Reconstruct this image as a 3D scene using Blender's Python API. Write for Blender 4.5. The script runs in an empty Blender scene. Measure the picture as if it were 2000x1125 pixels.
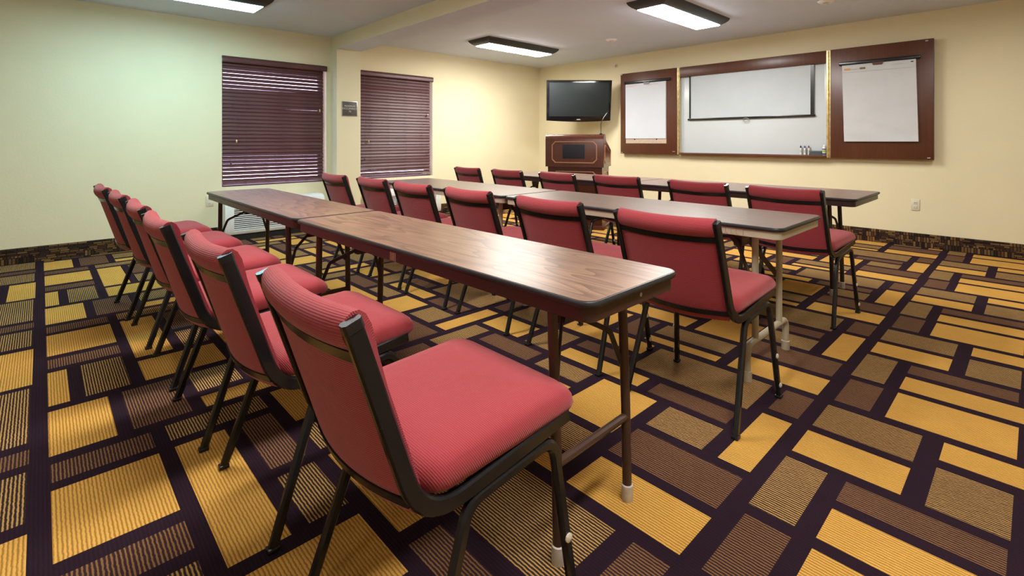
import bpy, bmesh, math, random
from mathutils import Vector, Matrix
random.seed(4)
PI = math.pi
SC = bpy.context.scene
COL = SC.collection

# ------------------------------------------------------------------ camera
FPX, THETA, HCAM, VH = 972.083, math.radians(43.4543), 1.13, 275.5
cam_d = bpy.data.cameras.new('camera')
cam = bpy.data.objects.new('camera', cam_d)
COL.objects.link(cam)
cam_d.sensor_fit = 'HORIZONTAL'
cam_d.sensor_width = 36.0
cam_d.lens = FPX / 2000.0 * 36.0
cam_d.shift_y = -(562.5 - VH) / 2000.0
cam_d.clip_start = 0.02
cam.location = (0, 0, HCAM)
cam.rotation_euler = (PI / 2, 0, PI / 2 - THETA)
SC.camera = cam

# ------------------------------------------------------------------ world, exposure
world = bpy.data.worlds.new('world')
SC.world = world
world.use_nodes = True
world.node_tree.nodes['Background'].inputs[0].default_value = (0.84, 0.70, 1.0, 1)
world.node_tree.nodes['Background'].inputs[1].default_value = 9.0
vs = SC.view_settings
vs.view_transform = 'Standard'
vs.look = 'None'
vs.gamma = 1.0
vs.use_curve_mapping = False
vs.exposure = 0.0
LAMP, LAMP_MID, LAMP_LEFT = 73.0, 58.0, 42.0      # radiance of the ceiling light diffusers
LAMP_WARM = (1.0, 0.975, 0.93)
LAMP_COOL = (0.48, 0.88, 1.0)
FILL_REAR, FILL_RIGHT = 17.0, 24.0  # radiance of fill lamps added out of view

# ------------------------------------------------------------------ helpers
def lin(r, g, b):
    f = lambda c: (c / 255) / 12.92 if c / 255 <= 0.04045 else ((c / 255 + 0.055) / 1.055) ** 2.4
    return (f(r), f(g), f(b), 1.0)

class MB:
    """collects geometry for one mesh"""
    def __init__(self):
        self.v, self.f, self.uv, self.mi = [], [], {}, []
    def add(self, vs_, fs, mi=0, uvs=None):
        o = len(self.v)
        self.v += [tuple(p) for p in vs_]
        for k, f in enumerate(fs):
            if uvs is not None:
                self.uv[len(self.f)] = [uvs[i] for i in f]
            self.f.append(tuple(o + i for i in f))
            self.mi.append(mi)
        return self
    def box(self, x0, x1, y0, y1, z0, z1, mi=0):
        v = [(x, y, z) for x in (x0, x1) for y in (y0, y1) for z in (z0, z1)]
        return self.add(v, [(0, 1, 3, 2), (4, 6, 7, 5), (0, 4, 5, 1), (2, 3, 7, 6), (0, 2, 6, 4), (1, 5, 7, 3)], mi)
    def rbox(self, x0, x1, y0, y1, z0, z1, r=0.004, seg=2, mi=0):
        bm = bmesh.new()
        bmesh.ops.create_cube(bm, size=1)
        for q in bm.verts:
            q.co = Vector(((x0 + x1) / 2 + q.co.x * (x1 - x0), (y0 + y1) / 2 + q.co.y * (y1 - y0), (z0 + z1) / 2 + q.co.z * (z1 - z0)))
        bmesh.ops.bevel(bm, geom=bm.edges[:], offset=r, segments=seg, profile=0.5, affect='EDGES')
        bm.verts.index_update()
        self.add([q.co[:] for q in bm.verts], [[q.index for q in f.verts] for f in bm.faces], mi)
        bm.free()
        return self
    def prism(self, poly, axis, a, b, mi=0):
        """polygon in the plane perpendicular to axis, from a to b"""
        def P(p, t):
            return {'x': (t, p[0], p[1]), 'y': (p[0], t, p[1]), 'z': (p[0], p[1], t)}[axis]
        n = len(poly)
        v = [P(p, a) for p in poly] + [P(p, b) for p in poly]
        f = [tuple(range(n)), tuple(range(2 * n - 1, n - 1, -1))] + [(i, i + n, (i + 1) % n + n, (i + 1) % n) for i in range(n)]
        return self.add(v, f, mi)
    def rings(self, rs, cap0=True, cap1=True, mi=0, closed=False, uvf=None):
        """rings: list of equally long closed point loops"""
        n = len(rs[0])
        v = [p for r in rs for p in r]
        f = []
        m = len(rs)
        for k in range(m if closed else m - 1):
            a, b = k * n, ((k + 1) % m) * n
            for i in range(n):
                j = (i + 1) % n
                f.append((a + i, a + j, b + j, b + i))
        if not closed and cap0: f.append(tuple(reversed(range(n))))
        if not closed and cap1: f.append(tuple((m - 1) * n + i for i in range(n)))
        return self.add(v, f, mi, [uvf(p) for p in v] if uvf else None)
    def sweep(self, path, sec, ref=(1, 0, 0), mi=0, cap=True):
        """sec: list of (a,b): a along ref-ish side, b along normal"""
        path = [Vector(p) for p in path]
        rs = []
        for i, p in enumerate(path):
            if i == 0: t = path[1] - path[0]
            elif i == len(path) - 1: t = path[-1] - path[-2]
            else: t = (path[i + 1] - p).normalized() + (p - path[i - 1]).normalized()
            t.normalize()
            r = Vector(ref)
            n = t.cross(r)
            if n.length < 1e-4:
                r = Vector((0, 1, 0)) if abs(t.y) < 0.9 else Vector((0, 0, 1))
                n = t.cross(r)
            n.normalize()
            s = n.cross(t).normalized()
            rs.append([tuple(p + s * a + n * b) for a, b in sec])
        return self.rings(rs, cap, cap, mi)
    def tube(self, path, r, n=10, ref=(1, 0, 0), mi=0):
        return self.sweep(path, [(r * math.cos(2 * PI * i / n), r * math.sin(2 * PI * i / n)) for i in range(n)], ref, mi)
    def lathe(self, prof, n=16, c=(0, 0, 0), axis='z', mi=0):
        rs = []
        for r, h in prof:
            r = max(r, 1e-4)
            ring = []
            for i in range(n):
                a = 2 * PI * i / n
                p = {'z': (r * math.cos(a), r * math.sin(a), h), 'y': (r * math.cos(a), h, -r * math.sin(a)), 'x': (h, r * math.cos(a), r * math.sin(a))}[axis]
                ring.append((p[0] + c[0], p[1] + c[1], p[2] + c[2]))
            rs.append(ring)
        return self.rings(rs, True, True, mi)
    def build(self, name, mat, parent=None, smooth=35, loc=None):
        me = bpy.data.meshes.new(name)
        me.from_pydata(self.v, [], self.f)
        mats = mat if isinstance(mat, (list, tuple)) else [mat]
        for m in mats: me.materials.append(m)
        for p, i in zip(me.polygons, self.mi): p.material_index = i
        if self.uv:
            ul = me.uv_layers.new(name='UVMap')
            for p in me.polygons:
                if p.index in self.uv:
                    for li, q in zip(p.loop_indices, self.uv[p.index]): ul.data[li].uv = q
        bm = bmesh.new(); bm.from_mesh(me)
        bmesh.ops.recalc_face_normals(bm, faces=bm.faces[:])
        bm.to_mesh(me); bm.free()
        if smooth:
            for p in me.polygons: p.use_smooth = True
            me.set_sharp_from_angle(angle=math.radians(smooth))
        return link(name, me, parent, loc)

def link(name, me, parent=None, loc=None):
    o = bpy.data.objects.new(name, me)
    COL.objects.link(o)
    if parent is not None: o.parent = parent
    if loc is not None: o.location = loc
    return o

def tag(o, label, cat, group=None):
    o['label'] = label; o['category'] = cat
    if group: o['group'] = group
    return o

def thing(name, label, cat, loc=(0, 0, 0), rz=0.0, group=None):
    o = bpy.data.objects.new(name, None)
    o.empty_display_size = 0.1
    COL.objects.link(o)
    o.location = loc; o.rotation_euler = (0, 0, rz)
    return tag(o, label, cat, group)

def struct(o):
    o['kind'] = 'structure'
    return o

def dup(root, loc, rz, label, group=None):
    r = root.copy(); COL.objects.link(r)
    r.location = loc; r.rotation_euler = (0, 0, rz); r['label'] = label
    if group: r['group'] = group
    for ch in list(root.children):
        c = ch.copy(); COL.objects.link(c); c.parent = r
        for g in list(ch.children):
            d = g.copy(); COL.objects.link(d); d.parent = c
    return r

def rrect(w, d, r, n=5, cx=0, cy=0):
    pts = []
    for sx, sy, a0 in ((1, 1, 0), (-1, 1, 90), (-1, -1, 180), (1, -1, 270)):
        for i in range(n + 1):
            a = math.radians(a0 + 90 * i / n)
            pts.append((cx + sx * (w / 2 - r) + r * math.cos(a), cy + sy * (d / 2 - r) + r * math.sin(a)))
    return pts

def fillet(pts, r, n=6):
    """round the inner corners of a 3D polyline"""
    pts = [Vector(p) for p in pts]
    out = [pts[0]]
    rr = r if isinstance(r, (list, tuple)) else [r] * (len(pts) - 2)
    for i in range(1, len(pts) - 1):
        a, p, b = pts[i - 1], pts[i], pts[i + 1]
        u, w = (a - p).normalized(), (b - p).normalized()
        ang = u.angle(w)
        d = min(rr[i - 1] / math.tan(ang / 2), 0.48 * (a - p).length, 0.48 * (b - p).length)
        p0, p1 = p + u * d, p + w * d
        for k in range(n + 1):
            t = k / n
            out.append((p0.lerp(p, t)).lerp(p.lerp(p1, t), t))
    out.append(pts[-1])
    return out

def csec(w, d, c=0.004):
    """chamfered rectangle section"""
    a, b = w / 2, d / 2
    return [(a, b - c), (a - c, b), (-a + c, b), (-a, b - c), (-a, -b + c), (-a + c, -b), (a - c, -b), (a, -b + c)]

# ------------------------------------------------------------------ materials
class NT:
    def __init__(self, name):
        self.m = bpy.data.materials.new(name)
        self.m.use_nodes = True
        self.t = self.m.node_tree
        self.n = self.t.nodes
        self.b = self.n['Principled BSDF']
        self.o = self.n['Material Output']
    def new(self, typ, **kw):
        nd = self.n.new(typ)
        for k, v in kw.items():
            if k in nd.inputs.keys(): nd.inputs[k].default_value = v
            else: setattr(nd, k, v)
        return nd
    def l(self, a, b): self.t.links.new(a, b)
    def math(self, op, a, b=None):
        nd = self.n.new('ShaderNodeMath'); nd.operation = op
        for i, x in enumerate((a, b)):
            if x is None: continue
            if isinstance(x, (int, float)): nd.inputs[i].default_value = x
            else: self.l(x, nd.inputs[i])
        return nd.outputs[0]
    def ramp(self, fac, stops, interp='LINEAR'):
        nd = self.n.new('ShaderNodeValToRGB')
        cr = nd.color_ramp; cr.interpolation = interp
        while len(cr.elements) < len(stops): cr.elements.new(0.5)
        for e, (p, c) in zip(cr.elements, stops):
            e.position = p; e.color = c
        self.l(fac, nd.inputs[0])
        return nd.outputs[0]
    def mix(self, fac, a, b, blend='MIX'):
        nd = self.n.new('ShaderNodeMix'); nd.data_type = 'RGBA'; nd.blend_type = blend
        for i, x in ((0, fac), (6, a), (7, b)):
            if isinstance(x, (int, float, tuple)): nd.inputs[i].default_value = x
            else: self.l(x, nd.inputs[i])
        return nd.outputs[2]
    def coord(self, kind='Object', scale=(1, 1, 1), rot=(0, 0, 0)):
        tc = self.n.new('ShaderNodeTexCoord')
        mp = self.n.new('ShaderNodeMapping')
        mp.inputs['Scale'].default_value = scale
        mp.inputs['Rotation'].default_value = rot
        self.l(tc.outputs[kind], mp.inputs[0])
        return mp.outputs[0]
    def noise(self, vec, scale, detail=3, rough=0.55):
        nd = self.n.new('ShaderNodeTexNoise')
        nd.inputs['Scale'].default_value = scale; nd.inputs['Detail'].default_value = detail; nd.inputs['Roughness'].default_value = rough
        self.l(vec, nd.inputs['Vector'])
        return nd.outputs['Fac']
    def bump(self, h, strength=0.3, dist=0.002):
        nd = self.n.new('ShaderNodeBump')
        nd.inputs['Strength'].default_value = strength; nd.inputs['Distance'].default_value = dist
        self.l(h, nd.inputs['Height'])
        self.l(nd.outputs[0], self.b.inputs['Normal'])
    def base(self, c):
        if isinstance(c, tuple): self.b.inputs['Base Color'].default_value = c
        else: self.l(c, self.b.inputs['Base Color'])
    def set(self, rough=0.5, metal=0.0, spec=0.5, coat=0.0):
        self.b.inputs['Roughness'].default_value = rough
        self.b.inputs['Metallic'].default_value = metal
        self.b.inputs['Specular IOR Level'].default_value = spec
        self.b.inputs['Coat Weight'].default_value = coat
        return self

def plain(name, col, rough=0.5, metal=0.0, spec=0.5, vary=0.06, nscale=40, bump=0.0):
    t = NT(name).set(rough, metal, spec)
    v = t.coord()
    nz = t.noise(v, nscale)
    c2 = tuple(max(0, x * (1 - vary * 2)) for x in col[:3]) + (1,)
    c3 = tuple(min(1, x * (1 + vary * 2)) for x in col[:3]) + (1,)
    t.base(t.ramp(nz, [(0.3, c2), (0.7, c3)]))
    if bump: t.bump(nz, bump, 0.002)
    return t.m

def wood(name, dark, mid, light, axis='x', scale=1.0, rough=0.35, coat=0.0, spec=0.5, lines=0.45):
    """veneer: grain lines are contour lines of a stretched noise, so they form cathedrals"""
    t = NT(name).set(rough, 0, spec, coat)
    st = {'x': (0.55, 3.2, 3.2), 'z': (3.2, 3.2, 0.55), 'y': (3.2, 0.55, 3.2)}[axis]
    v = t.coord('Object', tuple(q * scale for q in st))
    n1 = t.noise(v, 1.5, 2, 0.5)
    lines_ = t.math('FRACT', t.math('MULTIPLY', n1, 15.0))
    lines_ = t.math('POWER', lines_, 2.2)
    st2 = {'x': (1.4, 70, 70), 'z': (70, 70, 1.4), 'y': (70, 1.4, 70)}[axis]
    n2 = t.noise(t.coord('Object', tuple(q * scale for q in st2)), 1.5, 3, 0.6)
    n3 = t.noise(v, 0.9, 2, 0.5)
    c = t.ramp(n3, [(0.3, mid), (0.72, light)])
    c = t.mix(t.math('MULTIPLY', lines_, lines), c, dark)
    c = t.mix(t.math('MULTIPLY', t.ramp(n2, [(0.42, (0, 0, 0, 1)), (0.75, (1, 1, 1, 1))]), 0.55), c, dark)
    t.base(c)
    return t.m

M = {}
def wall_mat(name, col):
    t = NT(name).set(0.75, 0, 0.25)
    v = t.coord()
    n = t.noise(v, 55, 4, 0.6)
    n2 = t.noise(v, 3, 2)
    t.base(t.ramp(n2, [(0.3, tuple(x * 0.97 for x in col[:3]) + (1,)), (0.7, col)]))
    t.bump(n, 0.22, 0.004)
    return t.m
M['wall'] = wall_mat('cream_wall_paint', (0.80, 0.715, 0.485, 1))
M['ceil'] = wall_mat('ceiling_paint', (0.68, 0.76, 0.93, 1))

def carpet(name, a, b, duty, soft=0.25):
    """ribbed pile: ribs run along x, one every centimetre in y"""
    t = NT(name).set(0.95, 0, 0.05)
    v = t.coord('Object')
    wob = t.noise(v, 60, 2)
    sx = t.new('ShaderNodeSeparateXYZ'); t.l(v, sx.inputs[0])
    y = t.math('ADD', t.math('MULTIPLY', sx.outputs[1], 100.0), t.math('MULTIPLY', wob, 0.55))
    s = t.math('SINE', t.math('MULTIPLY', y, 2 * PI))
    s = t.math('MULTIPLY', t.math('ADD', s, 1.0), 0.5)
    col = t.ramp(s, [(max(0, duty - soft), a), (min(1, duty + soft), b)])
    fine = t.noise(v, 420, 2, 0.7)
    big = t.noise(v, 6, 2)
    col = t.mix(0.55, col, t.ramp(fine, [(0.3, (0.45, 0.45, 0.45, 1)), (0.7, (1, 1, 1, 1))]), 'MULTIPLY')
    col = t.mix(0.3, col, t.ramp(big, [(0.3, (0.75, 0.75, 0.75, 1)), (0.7, (1, 1, 1, 1))]), 'MULTIPLY')
    t.base(col)
    t.bump(t.math('ADD', t.math('MULTIPLY', s, 0.6), fine), 0.6, 0.004)
    return t.m
DK = (0.027, 0.013, 0.021, 1)
M['c_dark'] = carpet('carpet_aubergine', DK, (0.032, 0.016, 0.026, 1), 0.5, 0.5)
M['c_yellow'] = carpet('carpet_gold', (0.46, 0.225, 0.040, 1), (0.86, 0.48, 0.115, 1), 0.38, 0.3)
M['c_tan'] = carpet('carpet_gold_pinstripe', (0.052, 0.028, 0.028, 1), (0.62, 0.37, 0.12, 1), 0.62, 0.16)
M['c_brown'] = carpet('carpet_brown_pinstripe', (0.055, 0.026, 0.028, 1), (0.30, 0.155, 0.065, 1), 0.62, 0.16)

def mosaic_mat():
    t = NT('patterned_base').set(0.8, 0, 0.2)
    tc = t.new('ShaderNodeTexCoord')
    sp = t.new('ShaderNodeSeparateXYZ'); t.l(tc.outputs['UV'], sp.inputs[0])
    def cell(w, h, ou=0.0):
        cx = t.new('ShaderNodeCombineXYZ')
        row = t.math('FLOOR', t.math('MULTIPLY', sp.outputs[1], 1 / h))
        sh = t.math('MULTIPLY', t.math('SINE', t.math('MULTIPLY', row, 12.9)), 7.3)
        uu = t.math('ADD', t.math('MULTIPLY', sp.outputs[0], 1 / w), sh)
        t.l(t.math('FLOOR', uu), cx.inputs[0]); t.l(row, cx.inputs[1]); cx.inputs[2].default_value = ou
        wn = t.new('ShaderNodeTexWhiteNoise'); t.l(cx.outputs[0], wn.inputs['Vector'])
        fu = t.math('FRACT', uu); fv = t.math('FRACT', t.math('MULTIPLY', sp.outputs[1], 1 / h))
        edge = t.math('MULTIPLY', t.math('GREATER_THAN', fu, 0.006 / w), t.math('GREATER_THAN', fv, 0.0045 / h))
        return wn.outputs[0], edge
    big, _ = cell(0.085, 0.075, 3.0)
    h1, e1 = cell(0.07, 0.018, 1.0)
    h2, e2 = cell(0.024, 0.055, 2.0)
    pick = t.math('GREATER_THAN', big, 0.58)
    rp = lambda h: t.ramp(h, [(0.0, (0.014, 0.007, 0.005, 1)), (0.35, (0.05, 0.024, 0.012, 1)), (0.6, (0.13, 0.065, 0.022, 1)), (0.85, (0.20, 0.11, 0.035, 1)), (1.0, (0.02, 0.012, 0.018, 1))])
    ca = t.mix(e1, (0.008, 0.004, 0.003, 1), rp(h1))
    cb = t.mix(e2, (0.008, 0.004, 0.003, 1), rp(h2))
    t.base(t.mix(pick, ca, cb))
    return t.m
M['mosaic'] = mosaic_mat()

M['walnut'] = wood('walnut_laminate', (0.075, 0.032, 0.018, 1), (0.225, 0.115, 0.068, 1), (0.31, 0.172, 0.105, 1), 'x', 1.0, 0.33, 0, 0.85, 0.8)
M['walnut_grey'] = wood('glare_toned_walnut_laminate', (0.14, 0.085, 0.062, 1), (0.225, 0.15, 0.113, 1), (0.265, 0.18, 0.138, 1), 'x', 1.0, 0.33, 0, 0.8, 0.4)  # walnut made greyer and lighter to stand in for reflected glare
M['cherry'] = wood('cherry_veneer', (0.062, 0.018, 0.009, 1), (0.092, 0.028, 0.013, 1), (0.125, 0.042, 0.019, 1), 'z', 0.8, 0.36, 0, 0.5, 0.25)
M['mahogany'] = wood('mahogany', (0.050, 0.013, 0.008, 1), (0.075, 0.021, 0.012, 1), (0.10, 0.030, 0.017, 1), 'z', 1.0, 0.24, 0, 0.5, 0.25)
M['trimwood'] = plain('lit_moulding_tone', (0.36, 0.16, 0.085, 1), 0.25, 0.0, 0.6, 0.05)  # bright copper tone paints in the light the mouldings catch

def fabric():
    t = NT('ribbed_red_fabric').set(0.9, 0, 0.15)
    v = t.coord('UV')
    sx = t.new('ShaderNodeSeparateXYZ'); t.l(v, sx.inputs[0])
    ob = t.coord('Object')
    wob = t.noise(ob, 90, 2)
    s = t.math('SINE', t.math('MULTIPLY', t.math('ADD', sx.outputs[1], t.math('MULTIPLY', wob, 0.0012)), 2 * PI / 0.0050))
    s01 = t.math('MULTIPLY', t.math('ADD', s, 1.0), 0.5)
    fine = t.noise(ob, 600, 2, 0.7)
    fold = t.noise(ob, 9, 2)
    col = t.ramp(s01, [(0.0, (0.275, 0.030, 0.039, 1)), (0.75, (0.39, 0.054, 0.066, 1))])
    col = t.mix(0.35, col, t.ramp(fine, [(0.3, (0.6, 0.55, 0.55, 1)), (0.7, (1, 1, 1, 1))]), 'MULTIPLY')
    t.base(col)
    h = t.math('ADD', t.math('MULTIPLY', s01, 0.35), t.math('ADD', t.math('MULTIPLY', fine, 0.25), t.math('MULTIPLY', fold, 2.2)))
    t.bump(h, 0.45, 0.004)
    t.b.inputs['Sheen Weight'].default_value = 0.28
    t.b.inputs['Sheen Roughness'].default_value = 0.5
    t.b.inputs['Sheen Tint'].default_value = (1, 0.70, 0.68, 1)
    return t.m
M['fabric'] = fabric()

def worn(name, col, chip, rough=0.35, amount=0.70, scale=55):
    t = NT(name).set(rough, 0.0, 0.4)
    v = t.coord()
    n = t.noise(v, scale, 5, 0.7)
    n2 = t.noise(v, 8, 2)
    c = t.mix(t.ramp(n, [(amount, (0, 0, 0, 1)), (amount + 0.04, (1, 1, 1, 1))]), col, chip)
    t.base(t.mix(t.math('MULTIPLY', n2, 0.35), c, tuple(min(1, x * 1.8 + 0.004) for x in col[:3]) + (1,)))
    t.bump(n, 0.05, 0.001)
    return t.m
M['black'] = worn('black_enamel_steel', (0.0075, 0.0075, 0.009, 1), (0.16, 0.16, 0.16, 1), 0.22, 0.71, 45)
M['blackplastic'] = plain('black_plastic', (0.012, 0.012, 0.014, 1), 0.25)
M['brownmetal'] = worn('brown_enamel_steel', (0.050, 0.024, 0.016, 1), (0.20, 0.12, 0.08, 1), 0.32, 0.74, 30)
M['darkmetal'] = worn('dark_brown_steel', (0.024, 0.014, 0.012, 1), (0.12, 0.08, 0.06, 1), 0.38, 0.76, 30)
M['beigemetal'] = worn('beige_enamel_steel', (0.36, 0.30, 0.215, 1), (0.16, 0.11, 0.06, 1), 0.38, 0.73, 30)
M['apronred'] = worn('brown_painted_apron', (0.042, 0.017, 0.012, 1), (0.22, 0.12, 0.08, 1), 0.40, 0.76, 14)
M['rubber'] = worn('black_vinyl_edge', (0.018, 0.018, 0.020, 1), (0.20, 0.18, 0.16, 1), 0.40, 0.75, 30)
M['capgrey'] = plain('grey_plastic_cap', (0.50, 0.44, 0.38, 1), 0.5)
M['button'] = plain('cream_bumper', (0.62, 0.55, 0.44, 1), 0.4)
M['paper'] = plain('white_paper', (0.68, 0.72, 0.78, 1), 0.8, 0, 0.2, 0.01, 4)
M['paper_warm'] = plain('aged_paper', (0.60, 0.61, 0.62, 1), 0.8, 0, 0.2, 0.02, 4)
M['card'] = plain('brown_card', (0.56, 0.43, 0.33, 1), 0.85)
M['whiteboard'] = plain('whiteboard_enamel', (0.62, 0.67, 0.69, 1), 0.28, 0, 0.5, 0.01, 2)
M['screenfab'] = plain('matte_screen_fabric', (0.54, 0.59, 0.62, 1), 0.9, 0, 0.1, 0.015, 3)
M['brass'] = plain('brass', (0.72, 0.56, 0.28, 1), 0.28, 0.85, 0.5, 0.12, 25)
M['steel'] = plain('steel', (0.55, 0.55, 0.56, 1), 0.3, 0.9)
M['white'] = plain('white_plastic', (0.78, 0.77, 0.73, 1), 0.4, 0, 0.5, 0.01)
M['brightwhite'] = plain('bright_white_enamel', (0.97, 0.97, 0.97, 1), 0.35, 0, 0.5, 0.0)
M['ivory'] = plain('ivory_plastic', (0.70, 0.64, 0.50, 1), 0.4, 0, 0.5, 0.01)
M['acwhite'] = plain('air_conditioner_plastic', (0.72, 0.73, 0.70, 1), 0.45, 0, 0.4, 0.02)
M['dark'] = plain('dark_recess', (0.012, 0.012, 0.012, 1), 0.6)
M['tvscreen'] = plain('television_glass', (0.034, 0.042, 0.044, 1), 0.30, 0, 0.25, 0.02)
M['tvbody'] = plain('glossy_black', (0.010, 0.010, 0.012, 1), 0.12, 0, 0.6)
M['cloth'] = plain('speaker_cloth', (0.030, 0.028, 0.034, 1), 0.95, 0, 0.1, 0.2, 300, 0.4)
M['fixture'] = plain('charcoal_light_housing', (0.035, 0.036, 0.042, 1), 0.4)
M['signplate'] = plain('dark_sign_plate', (0.085, 0.072, 0.062, 1), 0.5)
M['signtext'] = plain('pale_sign_lettering', (0.62, 0.58, 0.54, 1), 0.6)
M['signedge'] = plain('silver_sign_edge', (0.55, 0.55, 0.50, 1), 0.35, 0.6)
M['purple'] = plain('purple_label', (0.08, 0.03, 0.22, 1), 0.4)
M['green'] = plain('green_label', (0.28, 0.50, 0.06, 1), 0.4)
M['blue'] = plain('blue_cap', (0.03, 0.04, 0.20, 1), 0.4)
M['redcap'] = plain('maroon_cap', (0.20, 0.05, 0.045, 1), 0.4)
M['eraser'] = plain('grey_felt', (0.075, 0.085, 0.095, 1), 0.8)
M['printorange'] = plain('orange_print', (0.70, 0.33, 0.10, 1), 0.7)
M['printolive'] = plain('olive_print', (0.20, 0.15, 0.05, 1), 0.7)
M['printred'] = plain('pale_red_print', (0.72, 0.40, 0.36, 1), 0.7)
M['printgrey'] = plain('grey_print', (0.52, 0.52, 0.51, 1), 0.7)
M['frame_white'] = plain('window_frame_white', (0.70, 0.70, 0.70, 1), 0.4)
M['sticker'] = plain('tan_sticker', (0.27, 0.17, 0.11, 1), 0.6, 0, 0.3, 0.1)
M['stickerline'] = plain('pale_sticker_print', (0.50, 0.38, 0.30, 1), 0.6)
M['fadedred'] = plain('faded_red_marker', (0.36, 0.20, 0.15, 1), 0.7)

def slat_mat():
    t = NT('stained_blind_slat').set(0.4, 0, 0.4)
    v = t.coord('Object', (10, 0.8, 10))
    n = t.noise(v, 4, 3)
    t.base(t.ramp(n, [(0.3, (0.085, 0.032, 0.034, 1)), (0.7, (0.135, 0.055, 0.052, 1))]))
    return t.m
M['slat'] = slat_mat()
M['cord'] = plain('brown_cord', (0.10, 0.045, 0.05, 1), 0.8)

def glass_mat():
    t = NT('window_glass')
    t.n.remove(t.b)
    tr = t.new('ShaderNodeBsdfTransparent'); tr.inputs[0].default_value = (0.95, 0.96, 0.97, 1)
    gl = t.new('ShaderNodeBsdfGlossy'); gl.inputs['Roughness'].default_value = 0.02
    fr = t.new('ShaderNodeFresnel')
    mx = t.new('ShaderNodeMixShader')
    t.l(fr.outputs[0], mx.inputs[0]); t.l(tr.outputs[0], mx.inputs[1]); t.l(gl.outputs[0], mx.inputs[2])
    t.l(mx.outputs[0], t.o.inputs[0])
    return t.m
M['glass'] = glass_mat()

def emit(name, col, strength):
    t = NT(name)
    t.n.remove(t.b)
    e = t.new('ShaderNodeEmission')
    e.inputs[0].default_value = col + (1,); e.inputs[1].default_value = strength
    t.l(e.outputs[0], t.o.inputs[0])
    return t.m
M['lens_warm'] = emit('warm_light_diffuser', LAMP_WARM, LAMP)
M['lens_mid'] = emit('neutral_light_diffuser', LAMP_WARM, LAMP_MID)
M['fill_right'] = emit('added_right_diffuser', LAMP_WARM, FILL_RIGHT)
M['fill_rear'] = emit('added_rear_diffuser', LAMP_WARM, FILL_REAR)
M['lens_cool'] = emit('cool_light_diffuser', LAMP_COOL, LAMP_LEFT)

# ------------------------------------------------------------------ the room
XW, XR, YB, YF, ZC = -6.44, 2.3, -4.2, 6.80, 2.50
WIN = [(1.513, 2.732), (3.185, 4.406)]
WZ0, WZ1 = 0.597, 2.116

# floor: one carpet with its woven rectangles as faces of their own
TX, TY = 1.757, 1.244
RECTS = [  # x0, x1, y0, y1, colour
    (-1.745, -1.610, 1.270, 1.555, 3), (-1.552, -1.135, 1.268, 1.338, 1), (-1.556, -1.140, 1.390, 1.552, 2),
    (-1.075, -0.672, 1.266, 1.460, 1), (-1.080, -0.678, 1.508, 1.708, 3), (-0.610, -0.482, 1.268, 1.553, 3),
    (-0.430, -0.050, 1.268, 1.555, 1), (-0.434, 0.284, 1.604, 1.768, 1), (-0.436, -0.056, 1.818, 1.940, 3),
    (-1.755, -1.480, 1.820, 1.943, 2), (-1.416, -1.136, 1.605, 1.945, 1), (-1.076, -0.846, 1.758, 1.945, 2),
    (-0.620, -0.490, 1.602, 1.945, 2), (-0.786, -0.674, 1.757, 2.180, 1), (-0.240, -0.052, 1.990, 2.252, 2),
    (-0.617, -0.301, 1.993, 2.180, 1), (-1.757, -1.268, 1.996, 2.104, 1), (-1.210, -0.856, 1.990, 2.100, 3),
    (-1.408, -0.842, 2.160, 2.455, 2), (-0.783, -0.670, 2.234, 2.458, 3), (-0.616, -0.302, 2.230, 2.455, 2),
    (-0.240, 0.306, 2.312, 2.460, 1), (-1.757, -1.470, 2.155, 2.252, 3)]
def build_floor():
    rs = []
    for x0, x1, y0, y1, c in RECTS:
        for k in (-1, 0, 1):
            rs.append((x0 + k * TX, x1 + k * TX, y0, y1, c))
    ox, oy = -1.7775, 1.236            # tile corner (in the gaps)
    xs = sorted({ox, ox + TX} | {x for r in rs for x in r[:2] if ox < x < ox + TX})
    ys = sorted({oy, oy + TY} | {y for r in rs for y in r[2:4] if oy < y < oy + TY})
    cells = []
    for i in range(len(xs) - 1):
        for j in range(len(ys) - 1):
            cx, cy = (xs[i] + xs[i + 1]) / 2, (ys[j] + ys[j + 1]) / 2
            c = 0
            for r in rs:
                if r[0] < cx < r[1] and r[2] < cy < r[3]: c = r[4]; break
            cells.append((xs[i], xs[i + 1], ys[j], ys[j + 1], c))
    # merge runs of one colour along y
    merged = []
    for c in cells:
        if merged and merged[-1][4] == c[4] and merged[-1][0] == c[0] and abs(merged[-1][3] - c[2]) < 1e-9:
            m = merged[-1]; merged[-1] = (m[0], m[1], m[2], c[3], m[4])
        else: merged.append(c)
    b = MB()
    for ti in range(-4, 4):
        for tj in range(-6, 6):
            for x0, x1, y0, y1, c in merged:
                a0, a1 = max(x0 + ti * TX, XW), min(x1 + ti * TX, XR)
                c0, c1 = max(y0 + tj * TY, YB), min(y1 + tj * TY, YF)
                if a1 - a0 < 1e-5 or c1 - c0 < 1e-5: continue
                b.add([(a0, c0, 0), (a1, c0, 0), (a1, c1, 0), (a0, c1, 0)], [(0, 1, 2, 3)], c)
    b.box(XW, XR, YB, YF, -0.08, -0.01)
    me = bpy.data.meshes.new('floor')
    me.from_pydata(b.v, [], b.f)
    for m in ('c_dark', 'c_yellow', 'c_tan', 'c_brown'): me.materials.append(M[m])
    for p, i in zip(me.polygons, b.mi): p.material_index = i
    return struct(link('floor', me))
build_floor()
struct(MB().box(XW - 0.2, XR + 0.2, YB - 0.2, YF + 0.2, ZC, ZC + 0.12).build('ceiling', M['ceil'], smooth=0))
TH = 0.20
w = MB()
w.box(XW - TH, XW, YB - 0.2, YF + 0.2, 0, WZ0).box(XW - TH, XW, YB - 0.2, YF + 0.2, WZ1, ZC)
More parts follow.
